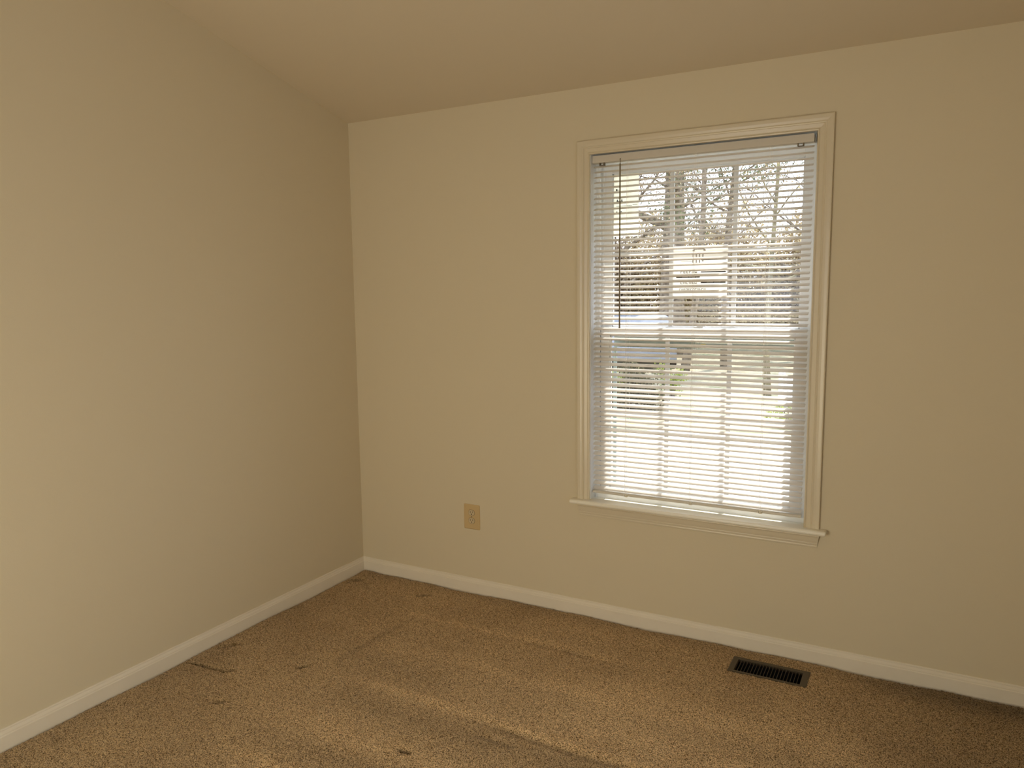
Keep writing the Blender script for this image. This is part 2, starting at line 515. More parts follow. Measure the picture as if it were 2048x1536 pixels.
    a.data.foreach_set('color', np.stack([n, n, n, np.ones_like(n)], -1).ravel().astype(np.float32))
    me.materials.append(CARPET)
    # normals up
    if me.polygons[0].normal.z < 0:
        me.flip_normals()
    o = bpy.data.objects.new('floor', me)
    C.objects.link(o)
    tag(o, 'brown cut pile carpet with pale vacuum stripes and small dents', 'floor', kind='structure')

build_floor()

# window wall with its opening
w = MB()
w.box(-0.12, 1.355, 0, WT, -0.02, H + 0.1); w.box(2.355, X1 + 0.12, 0, WT, -0.02, H + 0.1)
w.box(1.355, 2.355, 0, WT, OZ1 + 0.012, H + 0.1); w.box(1.355, 2.355, 0, WT, -0.02, OZ0 - 0.006)
tag(w.build('wall_front', WALL), 'cream window wall below the sloped ceiling', 'wall', kind='structure')

def gable(name, x0, x1, lab):
    m = MB()
    p = [(0, -0.02), (0, ceil_z(0)), (YB, ceil_z(YB)), (YB, -0.02)]
    m.sweep([[(x0, y, z) for y, z in p], [(x1, y, z) for y, z in p]])
    return tag(m.build(name, WALL), lab, 'wall', kind='structure')
gable('wall_left', -0.12, 0.0, 'bare cream wall left of the window wall, rising to the sloped ceiling')
w = MB()
wy0, wy1, wz0, wz1 = -3.15, -2.05, 0.85, 1.95
for ya, yb in ((0, wy1), (wy0, YB)):
    p = [(ya, -0.02), (ya, ceil_z(ya)), (yb, ceil_z(yb)), (yb, -0.02)]
    w.sweep([[(X1, y, z) for y, z in p], [(X1 + 0.12, y, z) for y, z in p]])
w.box(X1, X1 + 0.12, wy0, wy1, -0.02, wz0)
p = [(wy1, wz1), (wy1, ceil_z(wy1)), (wy0, ceil_z(wy0)), (wy0, wz1)]
w.sweep([[(X1, y, z) for y, z in p], [(X1 + 0.12, y, z) for y, z in p]])
tag(w.build('wall_right', WALL), 'cream wall with an opening added for the side fill, beyond the right edge of the view', 'wall', kind='structure')
# back wall with a doorway added for the fill light (behind the camera)
DX0, DX1, DZ = 0.83, 1.87, 2.05
w = MB()
w.box(-0.12, DX0, YB - 0.12, YB, -0.02, 3.6); w.box(DX1, X1 + 0.12, YB - 0.12, YB, -0.02, 3.6); w.box(DX0, DX1, YB - 0.12, YB, DZ, 3.6)
tag(w.build('wall_back', WALL), 'cream wall behind the viewer with a doorway added for the fill light', 'wall', kind='structure')
w = MB()
p = [(WT, ceil_z(WT)), (WT, ceil_z(WT) + 0.12), (YB - 0.12, ceil_z(YB - 0.12) + 0.12), (YB - 0.12, ceil_z(YB - 0.12))]
w.sweep([[(-0.12, y, z) for y, z in p], [(X1 + 0.12, y, z) for y, z in p]])
tag(w.build('ceiling', CEIL), 'plain cream ceiling sloping up away from the window wall', 'ceiling', kind='structure')

# baseboards
BP = [(-0.002, -0.02), (0.013, -0.02), (0.013, 0.0475), (0.0115, 0.0497), (0.0105, 0.0502), (0.0100, 0.0520), (0.0102, 0.0545),
      (0.0085, 0.0590), (0.0060, 0.0630), (0.0055, 0.0655), (0.0062, 0.0680), (0.0050, 0.0705), (0.0030, 0.0717), (-0.002, 0.0717)]
m = MB()
m.sweep([[(t, -t, z) for t, z in BP], [(X1, -t, z) for t, z in BP]])
tag(m.build('baseboard_front', SKIRT, smooth=False), 'white baseboard with moulded top under the window', 'baseboard', kind='structure')
m = MB()
m.sweep([[(t, -t, z) for t, z in BP], [(t, YB, z) for t, z in BP]])
tag(m.build('baseboard_left', SKIRT), 'white baseboard with moulded top along the left wall', 'baseboard', kind='structure')
m = MB()
m.sweep([[(X1 - t, -0.02, z) for t, z in BP], [(X1 - t, YB, z) for t, z in BP]])
tag(m.build('baseboard_right', SKIRT), 'white baseboard along the right wall', 'baseboard', kind='structure')

# ------------------------------------------------------------------ the window
win = empty('window_1', (1.856, 0.07, 0.571))
tag(win, 'double hung white window with grilles and moulded casing', 'window', kind='structure')
def part(m, name, mat, parent=win, **k):
    o = m.build(name, mat, parent, **k)
    # vertices are given in world space; undo the parent's position
    base = Vector((0, 0, 0))
    q = parent
    while q is not None:
        base += q.location
        q = q.parent
    o.data.transform(Matrix.Translation(-base))
    return o

SZ = 0.571
IX0, IX1, IZ1 = 1.3815, 2.3275, 2.1475
CP = [(0.0, 0.001), (0.0, 0.0085), (0.0015, 0.0105), (0.0045, 0.0112), (0.0070, 0.0100), (0.0080, 0.0080), (0.012, 0.0078), (0.019, 0.0090),
      (0.026, 0.0102), (0.0275, 0.0128), (0.0310, 0.0140), (0.0345, 0.0132), (0.036, 0.0142), (0.045, 0.0158), (0.056, 0.0165), (0.0595, 0.0160), (0.0605, 0.0145), (0.0605, 0.001)]
m = MB()
rings = []
for (x, z, ox, oz) in ((IX0, SZ, -1, 0), (IX0, IZ1, -1, 1), (IX1, IZ1, 1, 1), (IX1, SZ, 1, 0)):
    rings.append([(x + d * ox, -t, z + d * oz) for d, t in CP])
m.sweep(rings)
part(m, 'window_casing', TRIM)

# stool with a rounded nose, returning at its ends
m = MB()
prof = [(0.0515, 0.5505), (-0.036, 0.5505), (-0.042, 0.5525), (-0.0455, 0.5570), (-0.0460, 0.5610), (-0.0445, 0.5660), (-0.0400, 0.5700), (-0.034, SZ), (0.0515, SZ)]
m.sweep([[(IX0, y, z) for y, z in prof], [(IX1, y, z) for y, z in prof]])
prof2 = [(0.001, 0.5505)] + prof[1:-1] + [(0.001, SZ)]
def ear(xa, xb):
    r = 0.006
    s = 1 if xb > xa else -1
    rings = []
    for t, k in ((0, 1.0), (0.5, 1.0)):
        rings.append([(xa + (xb - xa) * t, y, z) for y, z in prof2])
    for a in (0, 30, 60, 85):
        a = math.radians(a)
        zc = (0.5505 + SZ) / 2
        sc = 1 - (1 - math.cos(a)) * 0.45
        rings.append([(xb - s * r + s * r * math.sin(a), (y if y > 0 else y + (1 - math.cos(a)) * 0.006), zc + (z - zc) * sc) for y, z in prof2])
    m.sweep(rings)
ear(IX0, 1.2925); ear(IX1, 2.4155)
part(m, 'window_stool', STOOL_LIT)

# apron with raked, returned ends
AP = [(0.5505, 0.001), (0.5505, 0.0120), (0.5450, 0.0125), (0.5425, 0.0150), (0.5400, 0.0155), (0.5375, 0.0140), (0.5350, 0.0125), (0.5200, 0.0115),
      (0.5120, 0.0105), (0.5105, 0.0085), (0.5085, 0.0090), (0.5020, 0.0085), (0.5000, 0.0062), (0.4960, 0.0068), (0.4915, 0.0066), (0.4900, 0.0050), (0.4895, 0.001)]
m = MB()
def rake(z): return (0.5505 - z) * 0.17
m.sweep([[(1.3220 + rake(z), -t, z) for z, t in AP], [(2.3905 - rake(z), -t, z) for z, t in AP]])
part(m, 'window_apron', TRIM)

# jamb extension boards between the casing and the vinyl frame
m = MB()
m.box(1.354, OX0, 0.0005, 0.0595, SZ - 0.015, OZ1 + 0.013); m.box(OX1, 2.356, 0.0005, 0.0595, SZ - 0.015, OZ1 + 0.013); m.box(OX0, OX1, 0.0005, 0.0595, OZ1, OZ1 + 0.013)
part(m, 'window_jamb', VINYL)

# vinyl master frame
m = MB()
FX0, FX1 = 1.3845, 2.3275
m.box(1.356, 1.398, 0.060, 0.150, SZ - 0.02, OZ1 + 0.011); m.box(1.398, 1.404, 0.060, 0.068, SZ, OZ1); m.box(1.398, 1.410, 0.096, 0.101, SZ, OZ1)
m.box(2.321, 2.354, 0.060, 0.150, SZ - 0.02, OZ1 + 0.011); m.box(2.316, 2.321, 0.060, 0.068, SZ, OZ1); m.box(2.314, 2.321, 0.096, 0.101, SZ, OZ1)
m.box(1.398, 2.321, 0.060, 0.150, 2.112, OZ1 + 0.011); m.box(1.398, 2.321, 0.052, 0.150, SZ - 0.02, 0.592)
part(m, 'window_frame', VINYL, bevel=0.0012)

def sash(name, y0, y1, gx0, gx1, gz0, gz1, ox0, ox1, oz0, oz1, mx, mz):
    m = MB()
    m.box(ox0, gx0, y0, y1, oz0, oz1); m.box(gx1, ox1, y0, y1, oz0, oz1)
    m.box(gx0, gx1, y0, y1, gz1, oz1); m.box(gx0, gx1, y0, y1, oz0, gz0)
    # glazing bead
    b = 0.006
    m.box(gx0, gx0 + b, y0 + 0.005, y1 - 0.005, gz0, gz1); m.box(gx1 - b, gx1, y0 + 0.005, y1 - 0.005, gz0, gz1)
    m.box(gx0, gx1, y0 + 0.005, y1 - 0.005, gz1 - b, gz1); m.box(gx0, gx1, y0 + 0.005, y1 - 0.005, gz0, gz0 + b)
    s = part(m, name, VINYL, bevel=0.0012)
    yc = (y0 + y1) / 2
    # insulated glass: two sheets with the flat grille between them
    g = MB(); g.box(gx0, gx1, yc - 0.009, yc - 0.006, gz0, gz1); g.box(gx0, gx1, yc + 0.006, yc + 0.009, gz0, gz1)
    g = g.build('pane', GLASS, win); g.data.transform(Matrix.Translation(-win.location)); g.parent = s
    q = MB()
    for x in mx: q.box(x - 0.0095, x + 0.0095, yc - 0.003, yc + 0.003, gz0, gz1)
    xs = [gx0] + [v for x in mx for v in (x - 0.0095, x + 0.0095)] + [gx1]
    for z in mz:
        for a, b2 in zip(xs[0::2], xs[1::2]): q.box(a, b2, yc - 0.003, yc + 0.003, z - 0.0095, z + 0.0095)
    q = q.build('grille', VINYL, win); q.data.transform(Matrix.Translation(-win.location)); q.parent = s
    return s
sash('upper_sash', 0.102, 0.126, 1.446, 2.272, 1.378, 2.072, 1.404, 2.318, 1.342, 2.112, (1.7235, 1.9985), (1.709,))
ls = sash('lower_sash', 0.070, 0.094, 1.449, 2.262, 0.622, 1.340, 1.406, 2.316, 0.592, 1.378, (1.7205, 1.994), (0.985,))
m = MB()          # sash lock on the meeting rail
m.box(1.838, 1.878, 0.074, 0.092, 1.378, 1.384); m.box(1.850, 1.890, 0.078, 0.084, 1.384, 1.390)
o = m.build('sash_lock', VINYL, win, bevel=0.001); o.data.transform(Matrix.Translation(-win.location)); o.parent = ls
# half screen on the outside
m = MB()
m.box(1.449, 2.262, 0.1300, 0.1400, 1.283, 1.340); m.box(1.445, 1.460, 0.1300, 0.1400, SZ + 0.02, 1.283)
m.box(2.262, 2.275, 0.1300, 0.1400, SZ + 0.02, 1.340); m.box(1.460, 2.262, 0.1300, 0.1400, SZ + 0.021, SZ + 0.045)
part(m, 'screen_frame', SCREEN)

# ------------------------------------------------------------------ labels stuck on the glass
def sticker(name, lab, y, x0, x1, z0, z1, mat, marks):
    m = MB(); m.box(x0, x1, y - 0.0004, y, z0, z1)
    s = m.build(name, mat)
    tag(s, lab, 'sticker')
    for i, (nm, rects, ink) in enumerate(marks):
        q = MB()
        W, Hh = x1 - x0, z1 - z0
        if isinstance(rects[0], tuple):
            rects = [rects]
        for row in rects:                       # one line of print or one bar each
            q = MB()
            for (a, b, c, d) in row:
                q.box(x0 + a * W, x0 + b * W, y - 0.0008, y - 0.0004, z1 - d * Hh, z1 - c * Hh)
            q.build(nm, ink, s)
    return s
glyph = []
r2 = random.Random(5)
def glyph_row(x0, x1, z0, z1, n, strokes=1):
    out = []
    wc = (x1 - x0) / n
    for i in range(n):
        a = x0 + i * wc
        t = wc * 0.22
        k = r2.randint(0, 4)
        out.append((a, a + t, z0, z1))
        if k in (0, 3): out.append((a + wc * 0.55, a + wc * 0.55 + t, z0, z1))
        if k in (0, 1, 4): out.append((a, a + wc * 0.75, z0, z0 + (z1 - z0) * 0.2))
        if k in (1, 2, 3): out.append((a, a + wc * 0.75, z1 - (z1 - z0) * 0.2, z1))
        if k in (2, 4): out.append((a, a + wc * 0.7, (z0 + z1) / 2 - 0.004, (z0 + z1) / 2 + 0.004))
    return out
bars = [(0.52, 0.97, 0.235, 0.275), (0.52, 0.97, 0.485, 0.505), (0.06, 0.50, 0.560, 0.600), (0.52, 0.97, 0.665, 0.705)]
wht = []
for (a, b, c, d) in bars:
    if d - c > 0.03:
        mid = (c + d) / 2
        wht += [(a + 0.10 * (b - a) + 0.15 * (b - a), a + 0.5 * (b - a), mid - 0.006, mid + 0.006), (a + 0.55 * (b - a), a + 0.80 * (b - a), mid - 0.005, mid + 0.005)]
grey = [glyph_row(0.14, 0.46, 0.44, 0.515, 6), glyph_row(0.14, 0.46, 0.665, 0.72, 6), glyph_row(0.12, 0.62, 0.80, 0.85, 12),
    [(0.36, 0.38, 0.13, 0.34), (0.42, 0.44, 0.13, 0.34), (0.48, 0.50, 0.13, 0.34), (0.54, 0.56, 0.13, 0.30), (0.57, 0.96, 0.05, 0.055), (0.38, 0.58, 0.06, 0.075),
       (0.36, 0.40, 0.075, 0.10), (0.56, 0.60, 0.075, 0.10), (0.15, 0.36, 0.285, 0.291), (0.60, 0.97, 0.15, 0.155), (0.60, 0.97, 0.36, 0.365)]]
s = sticker('window_sticker', 'large white energy label with black bars in the middle of the upper glass', 0.1045, 1.7345, 1.972, 1.505, 1.735, PAPER,
            [('print_bar', [[b] for b in bars + [(0.13, 0.17, 0.015, 0.03)]], INK), ('print_line', grey, INKG)])
for (a, b, c, d) in wht:
    q = MB()
    q.box(1.7345 + a * 0.2375, 1.7345 + b * 0.2375, 0.1045 - 0.0012, 0.1045 - 0.0008, 1.735 - d * 0.23, 1.735 - c * 0.23)
    q.build('white_print', PAPER, s)
g2 = [(0.10, 0.33, 0.375, 0.385), (0.12, 0.20, 0.36, 0.375), (0.26, 0.33, 0.36, 0.375), (0.10, 0.36, 0.425, 0.435), (0.12, 0.16, 0.40, 0.425), (0.30, 0.34, 0.40, 0.425),
      (0.10, 0.72, 0.505, 0.512), (0.76, 0.95, 0.492, 0.499), (0.10, 0.14, 0.59, 0.63), (0.28, 0.32, 0.59, 0.63), (0.10, 0.32, 0.62, 0.635), (0.08, 0.14, 0.23, 0.26), (0.14, 0.22, 0.245, 0.25)]
sticker('window_sticker', 'cream paper label with small dark print in the upper left pane', 0.1045, 1.454, 1.572, 1.790, 2.067, PAPERY, [('print_line', [g2[0:3], g2[3:6], g2[6:8], g2[8:11], g2[11:13]], INK)])
sticker('window_sticker', 'tiny yellow warning sticker below the meeting rail', 0.0725, 1.871, 1.892, 1.300, 1.308, YELLOW, [])

# ------------------------------------------------------------------ the mini blind
blind = empty('window_blind', (1.850, 0.030, 0.600))
tag(blind, 'white mini blind with narrow tilted slats hanging inside the window casing', 'window blind')
def bpart(m, name, mat, parent=None, **k):
    o = m.build(name, mat, parent or blind, **k)
    o.data.transform(Matrix.Translation(-blind.location))
    return o
BX0, BX1 = 1.3890, 2.3135
m = MB()
cs = [(0.010, 2.1120), (0.0105, 2.1425), (0.0125, 2.1430), (0.0125, 2.1135), (0.0435, 2.1135), (0.0435, 2.1430), (0.0455, 2.1425), (0.0460, 2.1120), (0.0430, 2.1105), (0.0130, 2.1105)]
m.sweep([[(1.3862, y, z) for y, z in cs], [(2.3140, y, z) for y, z in cs]])
hr = bpart(m, 'headrail', HEADRAIL)
for x in (1.4290, 2.2640):
    m = MB(); m.box(x - 0.012, x - 0.008, 0.012, 0.030, 2.100, 2.1105); m.box(x + 0.008, x + 0.012, 0.012, 0.030, 2.100, 2.1105); m.box(x - 0.012, x + 0.012, 0.012, 0.030, 2.0995, 2.1010)
    bpart(m, 'rail_clip', METAL, hr)

# one slat: a thin cambered strip, room edge lower than the window edge
N_SLAT = 64
PITCH = 0.02335
Z0 = 2.0965
TILT = math.radians(26)
W, CAMBER, TH = 0.0272, 0.0028, 0.0004
m = MB()
top, bot = [], []
for i in range(9):
    s = i / 8
    u = (s - 0.5) * W
    h = CAMBER * (1 - (2 * s - 1) ** 2)
    y = u * math.cos(TILT) - h * math.sin(TILT)
    z = u * math.sin(TILT) + h * math.cos(TILT)
    top.append((y, z)); bot.append((y, z - TH))
loop = top + bot[::-1]
L = BX1 - BX0
m.sweep([[(-L / 2, y * 0.8, z * 0.8) for y, z in loop], [(-L / 2 + 0.003, y, z) for y, z in loop], [(L / 2 - 0.003, y, z) for y, z in loop], [(L / 2, y * 0.8, z * 0.8) for y, z in loop]])
slat0 = m.build('slat', SLAT, blind, smooth=True)
for i in range(N_SLAT):
    o = slat0 if i == 0 else slat0.copy()
    if i: C.objects.link(o)
    o.parent = blind
    o.location = Vector(((BX0 + BX1) / 2 + rnd.uniform(-.0006, .0006), 0.030, Z0 - i * PITCH + rnd.uniform(-.0004, .0004))) - blind.location
    o.rotation_euler = (math.radians(rnd.uniform(-1.5, 1.5)), math.radians(rnd.uniform(-.04, .04)), 0)
ZB = Z0 - (N_SLAT - 1) * PITCH - 0.019
# bottom rail
m = MB()
cs = [(0.0175, ZB - 0.006), (0.0160, ZB - 0.002), (0.0165, ZB + 0.004), (0.020, ZB + 0.0065), (0.030, ZB + 0.0080), (0.040, ZB + 0.0065), (0.0435, ZB + 0.004), (0.044, ZB - 0.002), (0.0425, ZB - 0.006)]
m.sweep([[(BX0, y, z) for y, z in cs], [(BX1, y, z) for y, z in cs]])
br = bpart(m, 'bottom_rail', HEADRAIL)
LAD = (1.5525, 1.8520, 2.1505)
for x in LAD:
    m = MB()                                    # ladder: two strings and a rung under every slat
    dy = W / 2 * math.cos(TILT) + 0.0012
    dz = W / 2 * math.sin(TILT)
    m.tube([(x, 0.030 - dy, 2.111), (x, 0.030 - dy, ZB)], 0.0005, 5)
    m.tube([(x + 0.004, 0.030 + dy, 2.111), (x + 0.004, 0.030 + dy, ZB)], 0.0005, 5)
    for i in range(N_SLAT):
        z = Z0 - i * PITCH - 0.0012
        m.tube([(x, 0.030 - dy, z - dz), (x + 0.004, 0.030 + dy, z + dz)], 0.0004, 4)
    bpart(m, 'ladder_cord', CORD)
    m = MB()
    m.tube([(x - 0.0045, 0.0135, 2.111), (x - 0.0045, 0.0135, ZB)], 0.0007, 5)
    bpart(m, 'lift_cord', CORD)
    m = MB()                                    # clip around the bottom rail
    for k in range(7):
        a = math.pi * 2 * k / 7
        m.box(x + 0.009 * math.cos(a) - 0.0028, x + 0.009 * math.cos(a) + 0.0028, 0.0115, 0.0165, ZB - 0.001 + 0.0055 * math.sin(a) - 0.002, ZB - 0.001 + 0.0055 * math.sin(a) + 0.002)
    m.box(x - 0.0060, x + 0.0060, 0.0125, 0.0460, ZB - 0.0085, ZB - 0.0060); m.box(x - 0.0035, x + 0.0035, 0.0125, 0.0155, ZB - 0.0065, ZB + 0.0085)
    bpart(m, 'rail_button', CLIP, br, bevel=0.0008)
# tilt wand
m = MB()
m.tube([(1.5195, 0.0045, 2.098), (1.5202, 0.0040, 1.75), (1.5212, 0.0040, 1.383)], [0.0034, 0.0034, 0.0036], 6)
m.tube([(1.5212, 0.0040, 1.3832), (1.5212, 0.0040, 1.3795), (1.5212, 0.0040, 1.3770)], [0.0036, 0.0050, 0.0035], 8)
wd = bpart(m, 'tilt_wand', WANDM)
m = MB()
m.tube([(1.5195, 0.0100, 2.1180), (1.5195, 0.0055, 2.1200), (1.5192, 0.0040, 2.1150), (1.5196, 0.0055, 2.1080), (1.5195, 0.0048, 2.0970)], 0.0016, 6)
bpart(m, 'wand_hook', METAL, wd)

# ------------------------------------------------------------------ wall outlet
OC = Vector((0.7272, 0.0, 0.3975))
outlet = empty('wall_outlet', tuple(OC))
tag(outlet, 'ivory duplex outlet in an oversized cover plate, low on the window wall', 'outlet')
def rrect(w, h, r, n=5):
    pts = []
    for cx, cz, a0 in ((w / 2 - r, h / 2 - r, 0), (-w / 2 + r, h / 2 - r, 90), (-w / 2 + r, -h / 2 + r, 180), (w / 2 - r, -h / 2 + r, 270)):
        for k in range(n + 1):
            a = math.radians(a0 + 90 * k / n)
            pts.append((cx + r * math.cos(a), cz + r * math.sin(a)))
    return pts
def plate_rings(spec):
    return [[(x, -t, z) for x, z in rrect(w, h, r)] for (w, h, r, t) in spec]
PW, PH = 0.0955, 0.1310
m = MB(); m.sweep(plate_rings([(PW, PH, 0.006, -0.001), (PW, PH, 0.006, 0.0015), (PW - 0.003, PH - 0.003, 0.005, 0.0038), (PW - 0.009, PH - 0.009, 0.004, 0.0050)]))
m.build('cover_plate', IVORY, outlet)
def recept(zc):
    # rounded face with flat top and bottom
    pts = []
    R, hh = 0.0175, 0.0142
    n = 28
    for k in range(n):
        a = 2 * math.pi * k / n
        pts.append((R * math.cos(a), max(-hh, min(hh, R * math.sin(a)))))
    m = MB(); m.sweep([[(x, -t, zc + z) for x, z in pts] for t in (0.003, 0.0062)] + [[(x * .96, -0.0068, zc + z * .96) for x, z in pts]])
    r = m.build('receptacle', IVORY2, outlet)
    g = MB(); g.sweep([[(x * 1.07, -t, zc + z * 1.07) for x, z in pts] for t in (0.003, 0.0053)])
    g.build('recess', DARK, r)
    s = MB()
    s.box(-0.0078, -0.0054, -0.0071, -0.0066, zc - 0.0015, zc + 0.0085); s.box(0.0054, 0.0078, -0.0071, -0.0066, zc + 0.0000, zc + 0.0085)
    pts2 = [(0.0030 * math.cos(2 * math.pi * k / 12), 0.0030 * math.sin(2 * math.pi * k / 12)) for k in range(12)]
    s.sweep([[(x, -t, zc - 0.0070 + z) for x, z in pts2] for t in (0.0066, 0.0071)])
    s.build('socket_slot', DARK, r)
recept(0.0195 + 0.003); recept(-0.0195 + 0.003 - 0.003)
m = MB()
pts2 = [(0.0033 * math.cos(2 * math.pi * k / 14), 0.0033 * math.sin(2 * math.pi * k / 14)) for k in range(14)]
m.sweep([[(x, -t, 0.0015 + z) for x, z in pts2] for t in (0.004, 0.0060)] + [[(x * .6, -0.0066, 0.0015 + z * .6) for x, z in pts2]])
m.build('plate_screw', METAL, outlet)

# ------------------------------------------------------------------ floor register
reg = empty('floor_register', ((RX0 + RX1) / 2, (RY0 + RY1) / 2, 0.0))
tag(reg, 'dark bronze metal heating register set into the carpet below the window', 'floor register')
def rpart(m, name, mat, parent=None, **k):
    o = m.build(name, mat, parent or reg, **k)
    o.data.transform(Matrix.Translation(-reg.location))
    return o
m = MB()
def ringloop(x0, x1, y0, y1, z): return [(x0, y0, z), (x1, y0, z), (x1, y1, z), (x0, y1, z)]
m.sweep([ringloop(RX0, RX1, RY1, RY0, -0.004), ringloop(RX0, RX1, RY1, RY0, 0.0015), ringloop(RX0 + 0.004, RX1 - 0.004, RY1 + 0.003, RY0 - 0.004, 0.0042),
         ringloop(GX0, GX1, GY1, GY0, 0.0035), ringloop(GX0, GX1, GY1, GY0, -0.005)], caps=False)
rpart(m, 'register_frame', BRONZE)
NF = 19
pitch = (GX1 - GX0) / (NF + 1)
f0 = None
for i in range(NF):
    if f0 is None:
        m = MB(); m.box(-0.0007, 0.0007, GY1 - (RY0 + RY1) / 2, GY0 - (RY0 + RY1) / 2, -0.0045, 0.0012)
        f0 = m.build('fin', BRONZE, reg); o = f0
    else:
        o = f0.copy(); C.objects.link(o); o.parent = reg
    o.location = (GX0 + pitch * (i + 1) - reg.location.x, 0, 0)
m = MB()
m.sweep([ringloop(GX0 - 0.001, GX1 + 0.001, GY1 - 0.001, GY0 + 0.001, -0.0040), ringloop(GX0 - 0.001, GX1 + 0.001, GY1 - 0.001, GY0 + 0.001, -0.16)], caps=False)
m.add([(GX0, GY1, -0.16), (GX1, GY1, -0.16), (GX1, GY0, -0.16), (GX0, GY0, -0.16)], [(0, 1, 2, 3)])
rpart(m, 'duct', BLACKM)

# ------------------------------------------------------------------ outdoors
GZ = -0.50
def gridmesh(name, xs, ys, zf, mat):
    m = MB()
    nx, ny = len(xs), len(ys)
    vs = [(x, y, zf(x, y)) for x in xs for y in ys]
    fs = [(i * ny + j, (i + 1) * ny + j, (i + 1) * ny + j + 1, i * ny + j + 1) for i in range(nx - 1) for j in range(ny - 1)]
    m.add(vs, fs)
    return m.build(name, mat, smooth=True)
gy = lambda x, y: GZ + 0.10 * math.sin(x * 0.35) * math.sin(y * 0.22) * min(1, max(0, (y - 8) / 6))
o = gridmesh('ground', [-45 + 2 * i for i in range(46)], [0.16 + 1.4 * i for i in range(50)], gy, LAWN)
tag(o, 'leaf-strewn lawn outside the window', 'ground', kind='structure')
m = MB()
pts = [(-1.6, 1.6), (4.0, 1.6), (3.2, 5.2), (1.6, 7.4), (-0.4, 7.6), (-2.2, 4.6)]
m.sweep([[(x, y, GZ + 0.01) for x, y in pts], [(x, y, GZ + 0.05) for x, y in pts]])
tag(m.build('trim_1', CONCRETE), 'pale concrete patio just outside the window', 'patio', kind='structure')
# roof overhang above the window, outside
m = MB(); m.box(-1.0, X1 + 1.0, WT, 0.44, H + 0.02, H + 0.16); m.box(-1.0, X1 + 1.0, 0.42, 0.46, H - 0.02, H + 0.20)
tag(m.build('trim_2', VINYL), 'white roof overhang above the outside of the window', 'eave', kind='structure')

def leaf_cloud(rs, centers, radii, n, size):
    ci = rs.randint(0, len(centers), n)
    d = rs.normal(size=(n, 3)); d /= np.linalg.norm(d, axis=1)[:, None]
    r = rs.uniform(0.35, 1.0, n) ** 0.6
    cs = np.array(centers)[ci]; rr = np.array(radii)[ci]
    p = cs + d * (r * rr)[:, None]
    a = rs.normal(size=(n, 3)); a /= np.linalg.norm(a, axis=1)[:, None]
    b = np.cross(a, rs.normal(size=(n, 3))); b /= np.linalg.norm(b, axis=1)[:, None]
    s = size * rs.uniform(0.6, 1.4, n)[:, None]
    V = np.stack([p - a * s, p + b * s * 0.5, p + a * s, p - b * s * 0.5], 1).reshape(-1, 3)
    F = np.arange(n * 4).reshape(-1, 4)
    return V, F
def leaf_obj(name, V, F, mat, parent):
    me = bpy.data.meshes.new(name)
    me.vertices.add(len(V)); me.vertices.foreach_set('co', V.ravel().astype(np.float32))
    me.loops.add(F.size); me.loops.foreach_set('vertex_index', F.ravel().astype(np.int32))
    me.polygons.add(len(F)); me.polygons.foreach_set('loop_start', np.arange(0, F.size, 4, dtype=np.int32))
    me.update(calc_edges=True)
    me.materials.append(mat)
    o = bpy.data.objects.new(name, me); C.objects.link(o)
    if parent is not None: o.parent = parent
    return o

def tree(loc, h, r0, seed, lab, leaf, nleaf, lsize, lean=(0, 0), bark=BARK, first=0.25, spread=0.5, nb=9, cloud=0.9, group='trees beyond the lawn', leafz=0.0):
    rs = np.random.RandomState(seed); rr = random.Random(seed)
    t = empty('tree', (loc[0], loc[1], GZ - 0.05))
    tag(t, lab, 'tree', group)
    m = MB()
    trunk = []
    n = 9
    for i in range(n + 1):
        s = i / n
        trunk.append(Vector((lean[0] * s + 0.05 * h * 0.3 * math.sin(s * 5 + seed), lean[1] * s + 0.04 * h * 0.3 * math.cos(s * 4 + seed), h * s)))
    m.tube(trunk, [r0 * (1.35 if i == 0 else 1) * (1 - 0.8 * i / n) for i in range(n + 1)], 10)
    m.build('trunk', bark, t, smooth=True)
    b = MB(); tips = []; rads = []
    for k in range(nb):
        s = first + (0.97 - first) * (k + rr.random() * 0.6) / nb
        i = min(n - 1, int(s * n)); p = trunk[i].lerp(trunk[i + 1], s * n - i)
        az = rr.uniform(0, 2 * math.pi); ln = h * spread * (1.1 - 0.7 * s) * rr.uniform(0.75, 1.2)
        d = Vector((math.cos(az), math.sin(az), rr.uniform(0.25, 0.8))).normalized()
        pts = [p]; 
        for q in range(4):
            d = (d + Vector((rr.uniform(-.25, .25), rr.uniform(-.25, .25), rr.uniform(-.10, .22)))).normalized()
            pts.append(pts[-1] + d * ln / 4)
        rb = r0 * (1 - 0.75 * s) * 0.42
        b.tube(pts, [rb * (1 - 0.8 * j / 4) for j in range(5)], 6)
        for j in range(1, 5):
            for _ in range(3):
                e = (d + Vector((rr.uniform(-1, 1), rr.uniform(-1, 1), rr.uniform(-.5, .8)))).normalized()
                l2 = ln * rr.uniform(0.15, 0.4)
                a2 = pts[j] + e * l2 * 0.5 + Vector((0, 0, 0.03 * l2)); a3 = a2 + (e + Vector((rr.uniform(-.5, .5), rr.uniform(-.5, .5), rr.uniform(-.3, .4)))).normalized() * l2 * 0.6
                b.tube([pts[j], a2, a3], [rb * 0.30, rb * 0.18, rb * 0.06], 4)
                tips.append(tuple(a3)); rads.append(cloud * rr.uniform(0.5, 1.1))
                tips.append(tuple(a2)); rads.append(cloud * rr.uniform(0.3, 0.8))
    b.build('branches', bark, t, smooth=True)
    if nleaf:
        if leafz: tips, rads = zip(*[(a, c) for a, c in zip(tips, rads) if a[2] > leafz] or [(tips[0], rads[0])])
        V, F = leaf_cloud(rs, list(tips), list(rads), nleaf, lsize)
        leaf_obj('foliage', V, F, leaf, t)
    return t

